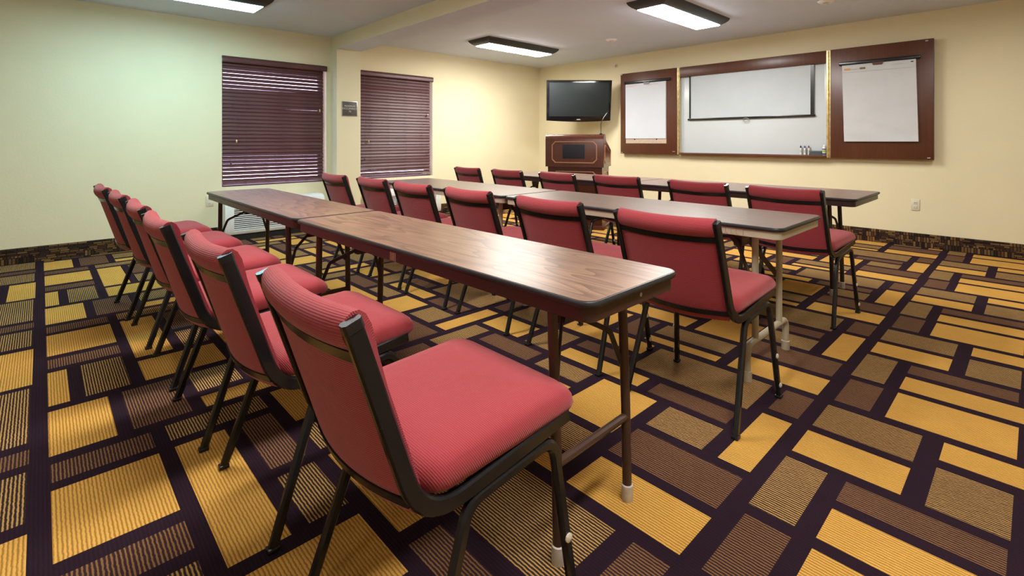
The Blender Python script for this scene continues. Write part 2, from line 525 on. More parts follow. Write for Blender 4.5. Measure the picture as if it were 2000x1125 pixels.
w.box(XW - TH, XW, YB - 0.2, WIN[0][0], WZ0, WZ1).box(XW - TH, XW, WIN[0][1], WIN[1][0], WZ0, WZ1).box(XW - TH, XW, WIN[1][1], YF + 0.2, WZ0, WZ1)
struct(w.build('wall_left', M['wall'], smooth=0))
struct(MB().box(XW, XR + 0.2, YF, YF + 0.2, 0, ZC).build('wall_front', M['wall'], smooth=0))
struct(MB().box(XR, XR + 0.2, YB - 0.2, YF, 0, ZC).build('wall_right', M['wall'], smooth=0))
struct(MB().box(XW, XR, YB - 0.2, YB, 0, ZC).build('wall_back', M['wall'], smooth=0))
struct(MB().box(XW, XR, 2.79, 3.13, 2.335, ZC).build('trim_1', [M['wall']], smooth=0))          # ceiling beam
struct(MB().box(XW, -6.25, 2.79, 3.12, 0, 2.335).build('trim_2', M['wall'], smooth=0))          # wall pillar
me = MB().box(XW, XR, 2.792, 3.128, 2.3335, 2.336)
struct(me.build('trim_3', M['ceil'], smooth=0))                                                 # painted underside of the beam

def baseboard(name, p0, p1, nrm):
    p0, p1, nrm = Vector(p0), Vector(p1), Vector(nrm)
    L = (p1 - p0).length
    b = MB()
    q = [(0, 0), (0.010, 0), (0.010, 0.138), (0.006, 0.146), (0, 0.146)]
    v, uv = [], []
    for e, s in ((p0, 0), (p1, L)):
        for a, z in q:
            v.append(tuple(e + nrm * a + Vector((0, 0, z)))); uv.append((s, z))
    n = len(q)
    f = [(i, (i + 1) % n, n + (i + 1) % n, n + i) for i in range(n)] + [tuple(range(n)), tuple(range(2 * n - 1, n - 1, -1))]
    b.add(v, f, 0, uv)
    return struct(b.build(name, M['mosaic'], smooth=0))
baseboard('baseboard_left', (XW, YB, 0), (XW, YF, 0), (1, 0, 0))
baseboard('baseboard_front', (XW, YF, 0), (XR, YF, 0), (0, -1, 0))

# windows: frame, two sashes, panes
for k, (y0, y1) in enumerate(WIN):
    xo = XW - 0.15
    fr = MB().box(xo - 0.04, xo, y0, y0 + 0.045, WZ0, WZ1).box(xo - 0.04, xo, y1 - 0.045, y1, WZ0, WZ1)
    fr.box(xo - 0.04, xo, y0 + 0.045, y1 - 0.045, WZ0, WZ0 + 0.05).box(xo - 0.04, xo, y0 + 0.045, y1 - 0.045, WZ1 - 0.05, WZ1)
    win = struct(fr.build('window_%d' % (k + 1), M['frame_white'], smooth=0))
    zm = (WZ0 + WZ1) / 2
    MB().box(xo - 0.035, xo - 0.005, y0 + 0.045, y1 - 0.045, zm - 0.022, zm + 0.022).build('meeting_rail', M['frame_white'], win, 0)
    for z0, z1 in ((WZ0 + 0.05, zm - 0.022), (zm + 0.022, WZ1 - 0.05)):
        MB().box(xo - 0.022, xo - 0.018, y0 + 0.045, y1 - 0.045, z0, z1).build('pane', M['glass'], win, 0)
    sill = MB().box(XW - 0.15, XW - 0.001, y0, y1, WZ0 - 0.002, WZ0 + 0.004)
    sill.build('window_sill', M['frame_white'], win, 0)

# ------------------------------------------------------------------ ceiling lights
def make_light(name, label, loc, lens, group):
    t = thing(name, label, 'ceiling light', loc, 0, group)
    prof = [(0.0, 0.0, 0.045), (0.0, -0.010, 0.045), (0.012, -0.030, 0.045), (0.035, -0.052, 0.04), (0.066, -0.070, 0.03), (0.078, -0.074, 0.025), (0.078, -0.062, 0.025)]
    b = MB()
    b.rings([[(x, y, z) for x, y in rrect(0.44 - 2 * i, 1.38 - 2 * i, 0.006, 2)] for i, z, r in prof], True, False)
    b.build('housing', M['fixture'], t, 50)
    g = MB()
    rs = []
    for i, z in ((0.078, -0.066), (0.078, -0.076), (0.088, -0.083), (0.115, -0.088)):
        rs.append([(x, y, z) for x, y in rrect(0.44 - 2 * i, 1.38 - 2 * i, 0.004, 2)])
    g.rings(rs).build('diffuser', M[lens], t, 50)
    return t
LG = 'ceiling light fixtures'
make_light('ceiling_light', 'black rimmed ceiling light nearest the room corner by the television', (-5.13, 4.93, ZC), 'lens_warm', LG)
make_light('ceiling_light', 'black rimmed ceiling light in front of the presentation board', (-2.58, 4.90, ZC), 'lens_warm', LG)
make_light('ceiling_light', 'black rimmed ceiling light left of the beam, cut by the top edge', (-5.28, 0.95, ZC), 'lens_cool', LG)
make_light('ceiling_light', 'black rimmed ceiling light above the near table row', (-2.58, 0.95, ZC), 'lens_mid', LG)
make_light('ceiling_light', 'unseen ceiling light added to brighten the right end of the board wall', (-0.03, 4.90, ZC), 'fill_right', LG)  # added out of view to lift the right part of this wall
make_light('ceiling_light', 'unseen ceiling light added above the camera to brighten the foreground', (-0.03, 0.95, ZC), 'lens_mid', LG)  # added out of view to brighten the near carpet and chairs
make_light('ceiling_light', 'unseen fill light added behind the camera, middle column', (-2.58, -2.6, ZC), 'fill_rear', LG)  # added behind the camera to lift the near chair backs
make_light('ceiling_light', 'unseen fill light added behind the camera, right column', (-0.03, -2.6, ZC), 'fill_rear', LG)  # second added rear lamp, brightens chair backs and foreground

def sprinkler(loc, label):
    t = thing('sprinkler', label, 'sprinkler', loc, 0, 'sprinkler heads')
    MB().lathe([(0.001, 0), (0.074, 0), (0.074, -0.006), (0.058, -0.016), (0.034, -0.019), (0.034, -0.008), (0.001, -0.008)], 24).build('escutcheon', M['brightwhite'], t)
    MB().lathe([(0.012, 0), (0.012, -0.02), (0.007, -0.024), (0.007, -0.036), (0.02, -0.038), (0.02, -0.041), (0.001, -0.041)], 12).build('head', M['white'], t)
sprinkler((-3.95, 5.59, ZC), 'round white sprinkler head on the ceiling between the two lights')
sprinkler((-1.42, 5.58, ZC), 'round white sprinkler head on the ceiling at the top edge')
t = thing('wall_sensor', 'small round white sensor high on the wall above the television', 'sensor', (-4.717, YF, 2.351))
MB().lathe([(0.034, 0), (0.034, -0.012), (0.026, -0.02), (0.001, -0.02)], 16, axis='y').build('base', M['ivory'], t)
MB().lathe([(0.010, -0.018), (0.010, -0.040), (0.016, -0.042), (0.016, -0.046), (0.001, -0.046)], 12, axis='y').build('head', M['steel'], t)

# ------------------------------------------------------------------ blinds
def make_blind(k, label):
    y0, y1 = WIN[k]
    yc = (y0 + y1) / 2
    t = thing('window_blind', label, 'window blind', (XW, yc, WZ0), 0, 'wooden window blinds')
    W = y1 - y0
    H = WZ1 - WZ0
    v = MB()
    prof = [(-0.055, H - 0.006), (0.018, H - 0.006), (0.024, H - 0.018), (0.020, H - 0.030), (0.022, H - 0.062), (0.016, H - 0.074), (0.008, H - 0.074), (0.008, H - 0.02), (-0.055, H - 0.02)]
    v.prism(prof, 'y', -W / 2 + 0.003, W / 2 + 0.004)
    v.build('valance', M['slat'], t, 0)
    L = W - 0.040
    off = -0.014
    s = MB()
    sec = [(-0.0255, 0.0), (-0.012, 0.0022), (0.0, 0.003), (0.012, 0.0022), (0.0255, 0.0), (0.012, -0.0008), (0.0, 0.0), (-0.012, -0.0008)]
    s.prism(sec, 'y', -L / 2 + off, L / 2 + off)
    first = None
    n = 32
    ztop, zbot = H - 0.085, 0.068
    for i in range(n):
        f = i / (n - 1)
        z = ztop + (zbot - ztop) * f
        if k == 0:
            a = 71
            if 1 < i < 8: a = 55 + 4 * abs(i - 4)
            if i in (11, 12, 19, 20): a = 62
            if i > 21: a = 65 - 1.9 * (i - 21)
        else:
            a = 69 + 3 * math.sin(i * 1.7)
            if i > 29: a = 56 - 5 * (i - 29)
        a += random.uniform(-2.0, 2.0)
        if first is None:
            o = s.build('slat', M['slat'], t, 60); first = o
        else:
            o = link('slat', first.data, t)
        o.location = (-0.028, 0, z)
        o.rotation_euler = (math.radians(random.uniform(-0.12, 0.12)), math.radians(a), 0)
    MB().rbox(-0.053, -0.003, -L / 2 + off, L / 2 + off, 0.004, 0.022, 0.004).build('bottom_rail', M['slat'], t)
    for yy in (-0.36, -0.12, 0.12, 0.36) if k == 0 else (-0.42, -0.14, 0.14, 0.42):
        c = MB()
        for xx in (-0.0015, -0.0545):
            c.tube([(xx, yy * W / 1.22, 0.02), (xx, yy * W / 1.22, H - 0.05)], 0.0016, 5)
        c.build('ladder_cord', M['cord'], t)
    for yy, zl in ((-W / 2 + 0.15, 0.55), (-W / 2 + 0.09, 0.30), (W / 2 - 0.09, 0.95), (W / 2 - 0.075, 0.38)):
        c = MB().tube([(0.006, yy, zl), (0.006, yy, H - 0.07)], 0.0014, 5).build('pull_cord', M['cord'], t)
        MB().lathe([(0.003, zl), (0.008, zl - 0.01), (0.009, zl - 0.035), (0.006, zl - 0.042), (0.001, zl - 0.042)], 10, (0.006, yy, 0)).build('tassel', M['brass'] if zl > 0.5 else M['slat'], c)
    return t
make_blind(0, 'plum brown slatted blind on the wider open window left of the pillar')
make_blind(1, 'brown slatted blind on the window right of the pillar')

# ------------------------------------------------------------------ air conditioners under the windows
def make_ac(y0, y1, label):
    W = y1 - y0
    t = thing('air_conditioner', label, 'air conditioner', (XW, (y0 + y1) / 2, 0), 0, 'wall air conditioners')
    z0, z1, D = 0.075, 0.462, 0.235
    # casing: side profile swept along y, open front recess
    b = MB()
    prof = [(0.012, z0), (D - 0.015, z0), (D, z0 + 0.03), (D, z1 - 0.075), (D - 0.025, z1 - 0.025), (D - 0.07, z1), (0.012, z1)]
    b.prism(prof, 'y', -W / 2, -W / 2 + 0.09)
    b.prism(prof, 'y', W / 2 - 0.09, W / 2)
    b.prism([(0.012, z1 - 0.10), (D, z1 - 0.10), (D, z1 - 0.075), (D - 0.025, z1 - 0.025), (D - 0.07, z1), (0.012, z1)], 'y', -W / 2 + 0.09, W / 2 - 0.09)
    b.prism([(0.012, z0), (D - 0.015, z0), (D, z0 + 0.03), (D, z0 + 0.045), (0.012, z0 + 0.045)], 'y', -W / 2 + 0.09, W / 2 - 0.09)
    b.build('casing', M['acwhite'], t, 30)
    MB().box(0.012, D - 0.045, -W / 2 + 0.09, W / 2 - 0.09, z0 + 0.045, z1 - 0.10).build('recess', M['dark'], t, 0)
    MB().box(0.012, D - 0.05, -W / 2 + 0.03, W / 2 - 0.03, 0.0, z0).build('base', M['dark'], t, 0)  # near-black box stands in for the shadow beneath the casing
    s = MB().prism([(-0.010, -0.0045), (0.008, -0.0065), (0.011, -0.004), (0.011, 0.004), (0.004, 0.006), (-0.010, 0.003)], 'y', -W / 2 + 0.091, W / 2 - 0.091)
    first = None
    n = 11
    for i in range(n):
        z = z0 + 0.058 + (z1 - 0.112 - z0 - 0.058) * i / (n - 1)
        if first is None: first = s.build('louver', M['acwhite'], t, 0); o = first
        else: o = link('louver', first.data, t)
        o.location = (D - 0.022, 0, z)
    g = MB()
    for i in range(16):
        yy = -W / 2 + 0.15 + (W - 0.3) * i / 15
        g.box(0.05, 0.15, yy - 0.012, yy + 0.012, z1 - 0.001, z1 + 0.003)
    g.build('top_vent', M['acwhite'], t, 0)
    return t
make_ac(1.49, 2.615, 'white louvered air conditioner under the left window')
make_ac(3.30, 4.40, 'white louvered air conditioner under the window right of the pillar')

# ------------------------------------------------------------------ outlets, sign
def outlet(loc, rz, label):
    t = thing('power_outlet', label, 'outlet', loc, rz, 'wall outlets')
    MB().rbox(-0.036, 0.036, -0.007, 0.0, -0.06, 0.06, 0.003).build('cover_plate', M['ivory'], t)
    for z in (-0.024, 0.024):
        s = MB().rbox(-0.017, 0.017, -0.010, -0.005, z - 0.015, z + 0.015, 0.002).build('socket', M['ivory'], t)
        MB().box(-0.008, -0.005, -0.0104, -0.009, z - 0.005, z + 0.007).box(0.005, 0.008, -0.0104, -0.009, z - 0.005, z + 0.007).build('slots', M['dark'], s, 0)
    return t
outlet((-0.898, YF, 0.447), 0, 'ivory wall outlet right of the front table end')
outlet((XW, 1.388, 0.452), PI / 2, 'ivory wall outlet left of the air conditioner')

def text_mesh(txt, size, mat, parent, loc, rot, name='lettering', ext=0.0004):
    c = bpy.data.curves.new(name, 'FONT')
    c.body = txt; c.size = size; c.align_x = 'CENTER'; c.align_y = 'CENTER'; c.extrude = ext; c.resolution_u = 3
    tmp = bpy.data.objects.new('tmp', c); COL.objects.link(tmp)
    bpy.context.view_layer.update()
    me = bpy.data.meshes.new_from_object(tmp.evaluated_get(bpy.context.evaluated_depsgraph_get()))
    bpy.data.objects.remove(tmp); bpy.data.curves.remove(c)
    me.name = name
    me.materials.clear(); me.materials.append(mat)
    o = link(name, me, parent, loc)
    o.rotation_euler = rot
    return o
t = thing('occupancy_sign', 'small dark square occupancy sign on the pillar', 'sign', (-6.25, 2.965, 1.556))
MB().rbox(0, 0.006, -0.108, 0.108, -0.100, 0.100, 0.002).build('backing', M['signedge'], t)
MB().rbox(0.002, 0.010, -0.100, 0.100, -0.092, 0.092, 0.002).build('plate', M['signplate'], t)
for s_, z in (('MAXIMUM', 0.034), ('OCCUPANCY', 0.0), ('76', -0.036)):
    text_mesh(s_, 0.033, M['signtext'], t, (0.0105, 0.0, z), (PI / 2, 0, PI / 2))

# ------------------------------------------------------------------ presentation board on the front wall
BY = 6.72
t = thing('presentation_board', 'long cherry wood whiteboard cabinet with both doors folded open', 'whiteboard', (-2.64, YF, 0.93))
ox, oz = 2.64, -0.93
def bb(name, x0, x1, y0, y1, z0, z1, mat, parent=t, r=0.003):
    return MB().rbox(x0 + ox, x1 + ox, y0 - YF, y1 - YF, z0 + oz, z1 + oz, r).build(name, M[mat], parent)
bb('valance_panel', -3.562, -1.712, BY, YF - 0.001, 2.054, 2.196, 'cherry')
bb('writing_surface', -3.562, -1.712, BY + 0.05, YF - 0.002, 0.962, 2.054, 'whiteboard')
bb('marker_tray', -3.562, -1.712, BY - 0.015, YF - 0.001, 0.930, 0.963, 'cherry')
for x0, x1 in ((-3.562, -3.535), (-1.738, -1.712)):
    bb('side_stile', x0, x1, BY + 0.04, YF - 0.003, 0.964, 2.053, 'whiteboard')
for k, (x0, x1) in enumerate(((-4.574, -3.607), (-1.667, -0.738))):
    d = bb('door', x0, x1, BY, BY + 0.045, 0.932, 2.198, 'cherry', t, 0.004)
    if k == 0: rx0, rx1, rz0 = -4.490, -3.697, 2.022
    else: rx0, rx1, rz0 = -1.578, -0.842, 1.998
    rail = MB().rbox(rx0 + ox, rx1 + ox, BY - 0.028 - YF, BY - YF, rz0 + oz, rz0 + 0.040 + oz, 0.005).build('pad_rail', M['blackplastic'], d)
    xc = (rx0 + rx1) / 2 + ox
    MB().prism([(xc - 0.055, rz0 + 0.004 + oz), (xc + 0.055, rz0 + 0.004 + oz), (xc + 0.04, rz0 - 0.026 + oz), (xc - 0.04, rz0 - 0.026 + oz)], 'y', BY - 0.030 - YF, BY - 0.022 - YF).build('pad_clip', M['blackplastic'] if k == 0 else M['cherry'], d, 0)
    cs = ((x0 + 0.03, 0.948), (x0 + 0.02, 2.185)) if k == 0 else ((x1 - 0.04, 0.952), (x1 - 0.055, 2.178))
    for cx, cz in cs:
        MB().rbox(cx - 0.012 + ox, cx + 0.012 + ox, BY - 0.006 - YF, BY - YF, cz - 0.006 + oz, cz + 0.006 + oz, 0.002).build('door_catch', M['steel'], d)
    if k == 0:
        MB().rbox(-3.675 + ox, -3.635 + ox, BY - 0.003 - YF, BY - YF, 0.972 + oz, 0.980 + oz, 0.001).build('maker_plate', M['steel'], d)
for x0, x1 in ((-3.604, -3.565), (-1.710, -1.669)):
    h = MB().box(x0 + ox, x1 + ox, BY + 0.004 - YF, BY + 0.010 - YF, 0.934 + oz, 2.194 + oz)
    xc = (x0 + x1) / 2 + ox
    n = 30
    for i in range(n):
        za, zb = 0.936 + (2.192 - 0.936) * i / n, 0.936 + (2.192 - 0.936) * (i + 0.9) / n
        h.lathe([(0.001, za + oz), (0.010, za + oz), (0.010, zb + oz), (0.001, zb + oz)], 8, (xc, BY + 0.001 - YF, 0))
    h.build('piano_hinge', M['brass'], t)

# pull-down screen hanging in front of the writing surface
t = thing('projection_screen', 'pull-down projection screen with black borders in the board cabinet', 'screen', (-2.64, 6.75, 1.44))
def sb(name, x0, x1, z0, z1, mat, yy0=-0.001, yy1=0.001, parent=t):
    return MB().box(x0 + 2.64, x1 + 2.64, yy0, yy1, z0 - 1.44, z1 - 1.44).build(name, M[mat], parent, 0)
sb('screen_fabric', -3.405, -1.884, 1.444, 2.056, 'screenfab')
sb('border', -3.432, -3.405, 1.444, 2.056, 'blackplastic')
sb('border', -1.884, -1.846, 1.444, 2.056, 'blackplastic')
MB().rbox(-3.452 + 2.64, -1.832 + 2.64, -0.010, 0.010, -0.014, 0.012, 0.004).build('bottom_bar', M['blackplastic'], t)
ring = [(0.0 + 0.040 * math.cos(a), -0.012, -0.030 + 0.024 * math.sin(a)) for a in [2 * PI * i / 20 for i in range(21)]]
MB().tube(ring, 0.004, 6, (0, 1, 0)).build('pull_ring', M['steel'], t)

# flip chart pads
t = thing('flip_chart_pad', 'white flip chart pad with brown card backing on the left board door', 'paper pad', (-4.12, BY, 1.10))
MB().rbox(-0.350, 0.350, -0.006, -0.0015, -0.006, 0.918, 0.001, 1).build('card_backing', M['card'], t)
MB().rbox(-0.349, 0.345, -0.019, -0.0062, 0.068, 0.918, 0.001, 1).build('sheets', M['paper'], t)
p = MB()
for i, (a, b_) in enumerate(((-0.33, -0.14), (-0.33, -0.20), (0.06, 0.22))):
    p.box(a, b_, -0.0198, -0.0188, 0.886 - 0.014 * (i % 2), 0.891 - 0.014 * (i % 2))
p.build('header_print', M['printred'], t, 0)
p = MB()
for x in (-0.19, 0.19): p.lathe([(0.001, -0.0085), (0.011, -0.0085), (0.011, -0.0058), (0.001, -0.0058)], 10, (x, 0, 0.058), 'y')
p.build('hanging_hole', M['dark'], t)
t = thing('flip_chart_pad', 'large ruled flip chart pad with printed header on the right board door', 'paper pad', (-1.205, BY, 1.125))
def wavy(x, z): return -0.021 - 0.003 * math.sin(z * 34 + 2.5 * math.sin(x * 5)) * max(0, 1 - z / 0.7) * 0.8 - 0.006 * max(0, 1 - z / 0.88)
NX, NZ = 14, 44
v, f = [], []
for j in range(NZ + 1):
    for i in range(NX + 1):
        z = 0.871 * j / NZ
        x = -0.342 + 0.666 * i / NX + 0.022 * (1 - z / 0.878)
        v.append((x, wavy(x, z), z))
nb = len(v)
v += [(p[0], -0.002, p[2]) for p in v]
for j in range(NZ):
    for i in range(NX):
        a = j * (NX + 1) + i
        f.append((a, a + 1, a + NX + 2, a + NX + 1)); f.append((nb + a, nb + a + NX + 1, nb + a + NX + 2, nb + a + 1))
for j in range(NZ):
    a = j * (NX + 1); f.append((a, a + NX + 1, nb + a + NX + 1, nb + a)); a += NX; f.append((a, nb + a, nb + a + NX + 1, a + NX + 1))
for i in range(NX):
    f.append((i, nb + i, nb + i + 1, i + 1)); a = NZ * (NX + 1) + i; f.append((a, a + 1, nb + a + 1, nb + a))
MB().add(v, f).build('sheets', M['paper_warm'], t)
MB().box(-0.320, -0.262, -0.0262, -0.0225, 0.812, 0.832).build('header_logo', M['printorange'], t, 0)
MB().box(-0.170, -0.118, -0.0262, -0.0225, 0.812, 0.834).build('header_badge', M['printolive'], t, 0)
MB().box(0.283, 0.305, -0.0262, -0.0225, 0.844, 0.854).build('header_mark', M['dark'], t, 0)
p = MB()
p.box(-0.25, -0.18, -0.0262, -0.0225, 0.819, 0.822).box(-0.25, -0.19, -0.0262, -0.0225, 0.811, 0.814).box(0.14, 0.21, -0.0262, -0.0225, 0.836, 0.839).box(-0.335, 0.318, -0.0262, -0.0225, 0.788, 0.7895)
p.build('header_print', M['printgrey'], t, 0)

# markers, eraser, bottle on the tray
TZ = 0.9635
for x, capm, lab in ((-1.986, 'dark', 'white marker pen with a black cap on the board tray'), (-1.942, 'blue', 'white marker pen with a blue cap on the board tray'), (-1.899, 'redcap', 'white marker pen with a maroon cap beside the eraser')):
    t = thing('marker_pen', lab, 'marker', (x, BY + 0.018, TZ), 0, 'markers standing on the board tray')
    MB().lathe([(0.001, 0), (0.009, 0), (0.0095, 0.004), (0.0095, 0.082), (0.001, 0.082)], 12).build('barrel', M['white'], t)
    MB().lathe([(0.0099, 0.028), (0.0099, 0.064), (0.0095, 0.064)], 12).build('printed_band', M['printgrey'], t)
    MB().lathe([(0.001, 0.082), (0.0088, 0.082), (0.0088, 0.103), (0.006, 0.110), (0.001, 0.110)], 12).build('cap', M[capm], t)
t = thing('board_eraser', 'dark grey felt board eraser lying on the board tray', 'eraser', (-1.822, BY + 0.012, TZ))
MB().rbox(-0.070, 0.070, -0.022, 0.022, 0.0, 0.020, 0.004).build('felt', M['eraser'], t)
MB().rbox(-0.068, 0.068, -0.020, 0.020, 0.020, 0.050, 0.008).build('handle', M['eraser'], t)
t = thing('spray_bottle', 'small white cleaner bottle with purple and green label', 'bottle', (-1.7345, BY + 0.010, TZ))
MB().lathe([(0.001, 0), (0.019, 0), (0.021, 0.004), (0.021, 0.078), (0.014, 0.090), (0.001, 0.090)], 14).build('body', M['white'], t)
MB().lathe([(0.0213, 0.004), (0.0216, 0.004), (0.0216, 0.024), (0.0213, 0.024)], 14).build('label', M['purple'], t)
MB().lathe([(0.0213, 0.034), (0.0216, 0.034), (0.0216, 0.060), (0.0213, 0.060)], 14).build('label', M['green'], t)
MB().lathe([(0.0213, 0.064), (0.0216, 0.064), (0.0214, 0.078), (0.0213, 0.078)], 14).build('label', M['purple'], t)
MB().lathe([(0.001, 0.090), (0.012, 0.090), (0.012, 0.104), (0.006, 0.112), (0.005, 0.128), (0.001, 0.128)], 12).build('nozzle', M['white'], t)

# ------------------------------------------------------------------ television on its wall arm
RT, FT = Vector((math.sin(THETA), math.cos(THETA), 0)), Vector((-math.cos(THETA), math.sin(THETA), 0))
def ray(u, v_, d): return Vector((0, 0, HCAM)) + (FT + RT * ((u - 1000) / FPX) + Vector((0, 0, 1)) * ((VH - v_) / FPX)) * d
tc = ray(1130.5, 197, 7.95)
t = thing('television', 'black flat screen television on the wall beside the board', 'television', tuple(tc), PI / 2 - THETA + math.radians(1.5))
t.rotation_euler.x = math.radians(9)
W2, H2 = 0.523, 0.330
def tvout(k, dz=0.0):
    pts = [(W2 - k, H2 - k), (-W2 + k, H2 - k), (-W2 + 0.006 + k, -H2 + 0.012 + k)]
    for i in range(1, 16):
        a = i / 16
        pts.append((-W2 + 0.006 + k + (2 * W2 - 0.012 - 2 * k) * a, -H2 + 0.012 + k - 0.020 * math.sin(PI * a)))
    return pts + [(W2 - 0.006 - k, -H2 + 0.012 + k)]
b = MB()
b.rings([[(x, y, z) for x, z in tvout(k)] for y, k in ((0.06, 0.05), (0.03, 0.004), (0.0, 0.0), (-0.016, 0.004), (-0.020, 0.012))])
b.build('body', M['tvbody'], t, 30)
MB().rbox(-W2 + 0.048, W2 - 0.048, -0.0225, -0.015, -H2 + 0.082, H2 - 0.040, 0.002).build('screen', M['tvscreen'], t)
MB().rbox(-0.030, 0.030, -0.0235, -0.019, -H2 + 0.026, -H2 + 0.038, 0.002).build('logo_plate', M['signtext'], t)
MB().rbox(-0.22, 0.22, 0.05, 0.09, -0.16, 0.16, 0.01).build('rear_housing', M['blackplastic'], t)
inv = (Matrix.Translation(tc) @ Matrix.Rotation(PI / 2 - THETA + math.radians(1.5), 4, 'Z') @ Matrix.Rotation(math.radians(9), 4, 'X')).inverted()
wp = inv @ Vector((-4.95, YF - 0.02, tc.z))
MB().tube([(0, 0.09, 0), (0.02, 0.20, 0), tuple(wp)], 0.022, 8, (0, 0, 1)).build('wall_arm', M['blackplastic'], t)
wl = MB()
R_ = inv.to_3x3()
for a, c in (((-0.06, -0.005, -0.12), (0.06, 0.019, 0.12)),):
    vv = [wp + R_ @ Vector((x, y, z)) for x in (a[0], c[0]) for y in (a[1], c[1]) for z in (a[2], c[2])]
    wl.add([tuple(q) for q in vv], [(0, 1, 3, 2), (4, 6, 7, 5), (0, 4, 5, 1), (2, 3, 7, 6), (0, 2, 6, 4), (1, 5, 7, 3)])
wl.build('wall_plate', M['blackplastic'], t, 0)

# ------------------------------------------------------------------ lectern with gooseneck microphone
lf = ray(1121, 300, 6.42)
LRZ = math.radians(25)
fwd = Vector((math.sin(LRZ), -math.cos(LRZ), 0))
D2 = 0.25
lc = Vector((lf.x, lf.y, 0)) - fwd * D2
t = thing('lectern', 'mahogany lectern with a dark speaker panel on its front', 'lectern', (lc.x, lc.y, 0), LRZ)
W2 = 0.385
prof = [(-D2, 0.795), (D2, 0.795), (D2, 1.000), (0.235, 1.012), (-0.085, 1.135), (-0.105, 1.150), (-0.115, 1.190), (-0.130, 1.208), (-0.175, 1.216), (-0.215, 1.208), (-0.240, 1.188), (-D2, 1.150)]
MB().prism(prof, 'x', -W2, W2).build('desk_box', M['mahogany'], t, 40)
MB().prism([(-D2 + 0.025, 0.05), (D2 - 0.025, 0.05), (D2 - 0.025, 0.795), (-D2 + 0.025, 0.795)], 'x', -W2 + 0.026, W2 - 0.026).build('cabinet', M['mahogany'], t, 0)
MB().rbox(-W2 - 0.005, W2 + 0.005, -D2 - 0.005, D2 + 0.005, 0.0, 0.05, 0.006).build('plinth', M['mahogany'], t)
def octo(w, h, c):
    return [(w, h - c), (w - c, h), (-w + c, h), (-w, h - c), (-w, -h + c), (-w + c, -h), (w - c, -h), (w, -h + c)]
def octring(w, h, c, th, place):
    b = MB()
    rs = []
    for k, d in ((0, 0), (0.002, 0.007), (th - 0.002, 0.007), (th, 0)):
        rs.append([place(p, d) for p in octo(w - k, h - k, c - k * 0.4)])
    return b.rings(rs, False, False)
octring(0.300, 0.142, 0.045, 0.014, lambda p, d: (p[0], -D2 - d, p[1] + 0.985)).build('front_moulding', M['trimwood'], t, 0)
octring(0.290, 0.300, 0.045, 0.014, lambda p, d: (p[0], -D2 + 0.025 - d, p[1] + 0.440)).build('lower_moulding', M['trimwood'], t, 0)
MB().rbox(-0.150, 0.140, -D2 - 0.004, -D2 + 0.004, 0.905, 1.085, 0.002).build('speaker_grille', M['cloth'], t)
for s in (-1, 1):
    b = MB()
    quad = [(-0.16, 0.84), (0.18, 0.84), (0.205, 0.87), (0.205, 0.965), (0.18, 0.985), (-0.16, 1.085), (-0.195, 1.05), (-0.195, 0.88)]
    cx, cz = 0.0, 0.94
    rs = []
    for k, d in ((1, 0), (0.985, 0.006), (0.93, 0.006), (0.915, 0)):
        rs.append([(s * (W2 + d), cx + (q[0] - cx) * k, cz + (q[1] - cz) * k) for q in quad])
    b.rings(rs, False, False).build('side_moulding', M['trimwood'], t, 0)
    octring(0.17, 0.30, 0.045, 0.014, lambda p, d: (s * (W2 - 0.026 + d), p[0], p[1] + 0.440)).build('lower_side_moulding', M['trimwood'], t, 0)
lect = Matrix.Translation((lc.x, lc.y, 0)) @ Matrix.Rotation(LRZ, 4, 'Z')
mw = lect @ Vector((0.335, -0.175, 1.216))
t = thing('gooseneck_microphone', 'thin black gooseneck microphone rising from the lectern', 'microphone', tuple(mw), LRZ)
MB().lathe([(0.001, 0), (0.022, 0), (0.022, 0.006), (0.010, 0.014), (0.001, 0.014)], 12).build('base', M['blackplastic'], t)
MB().tube(fillet([(0, 0, 0.01), (0, 0, 0.16), (0.075, 0.02, 0.275)], 0.15, 8), 0.0042, 7).build('gooseneck', M['black'], t)
MB().tube([(0.073, 0.0195, 0.272), (0.092, 0.0245, 0.302)], 0.0075, 8).build('capsule', M['blackplastic'], t)

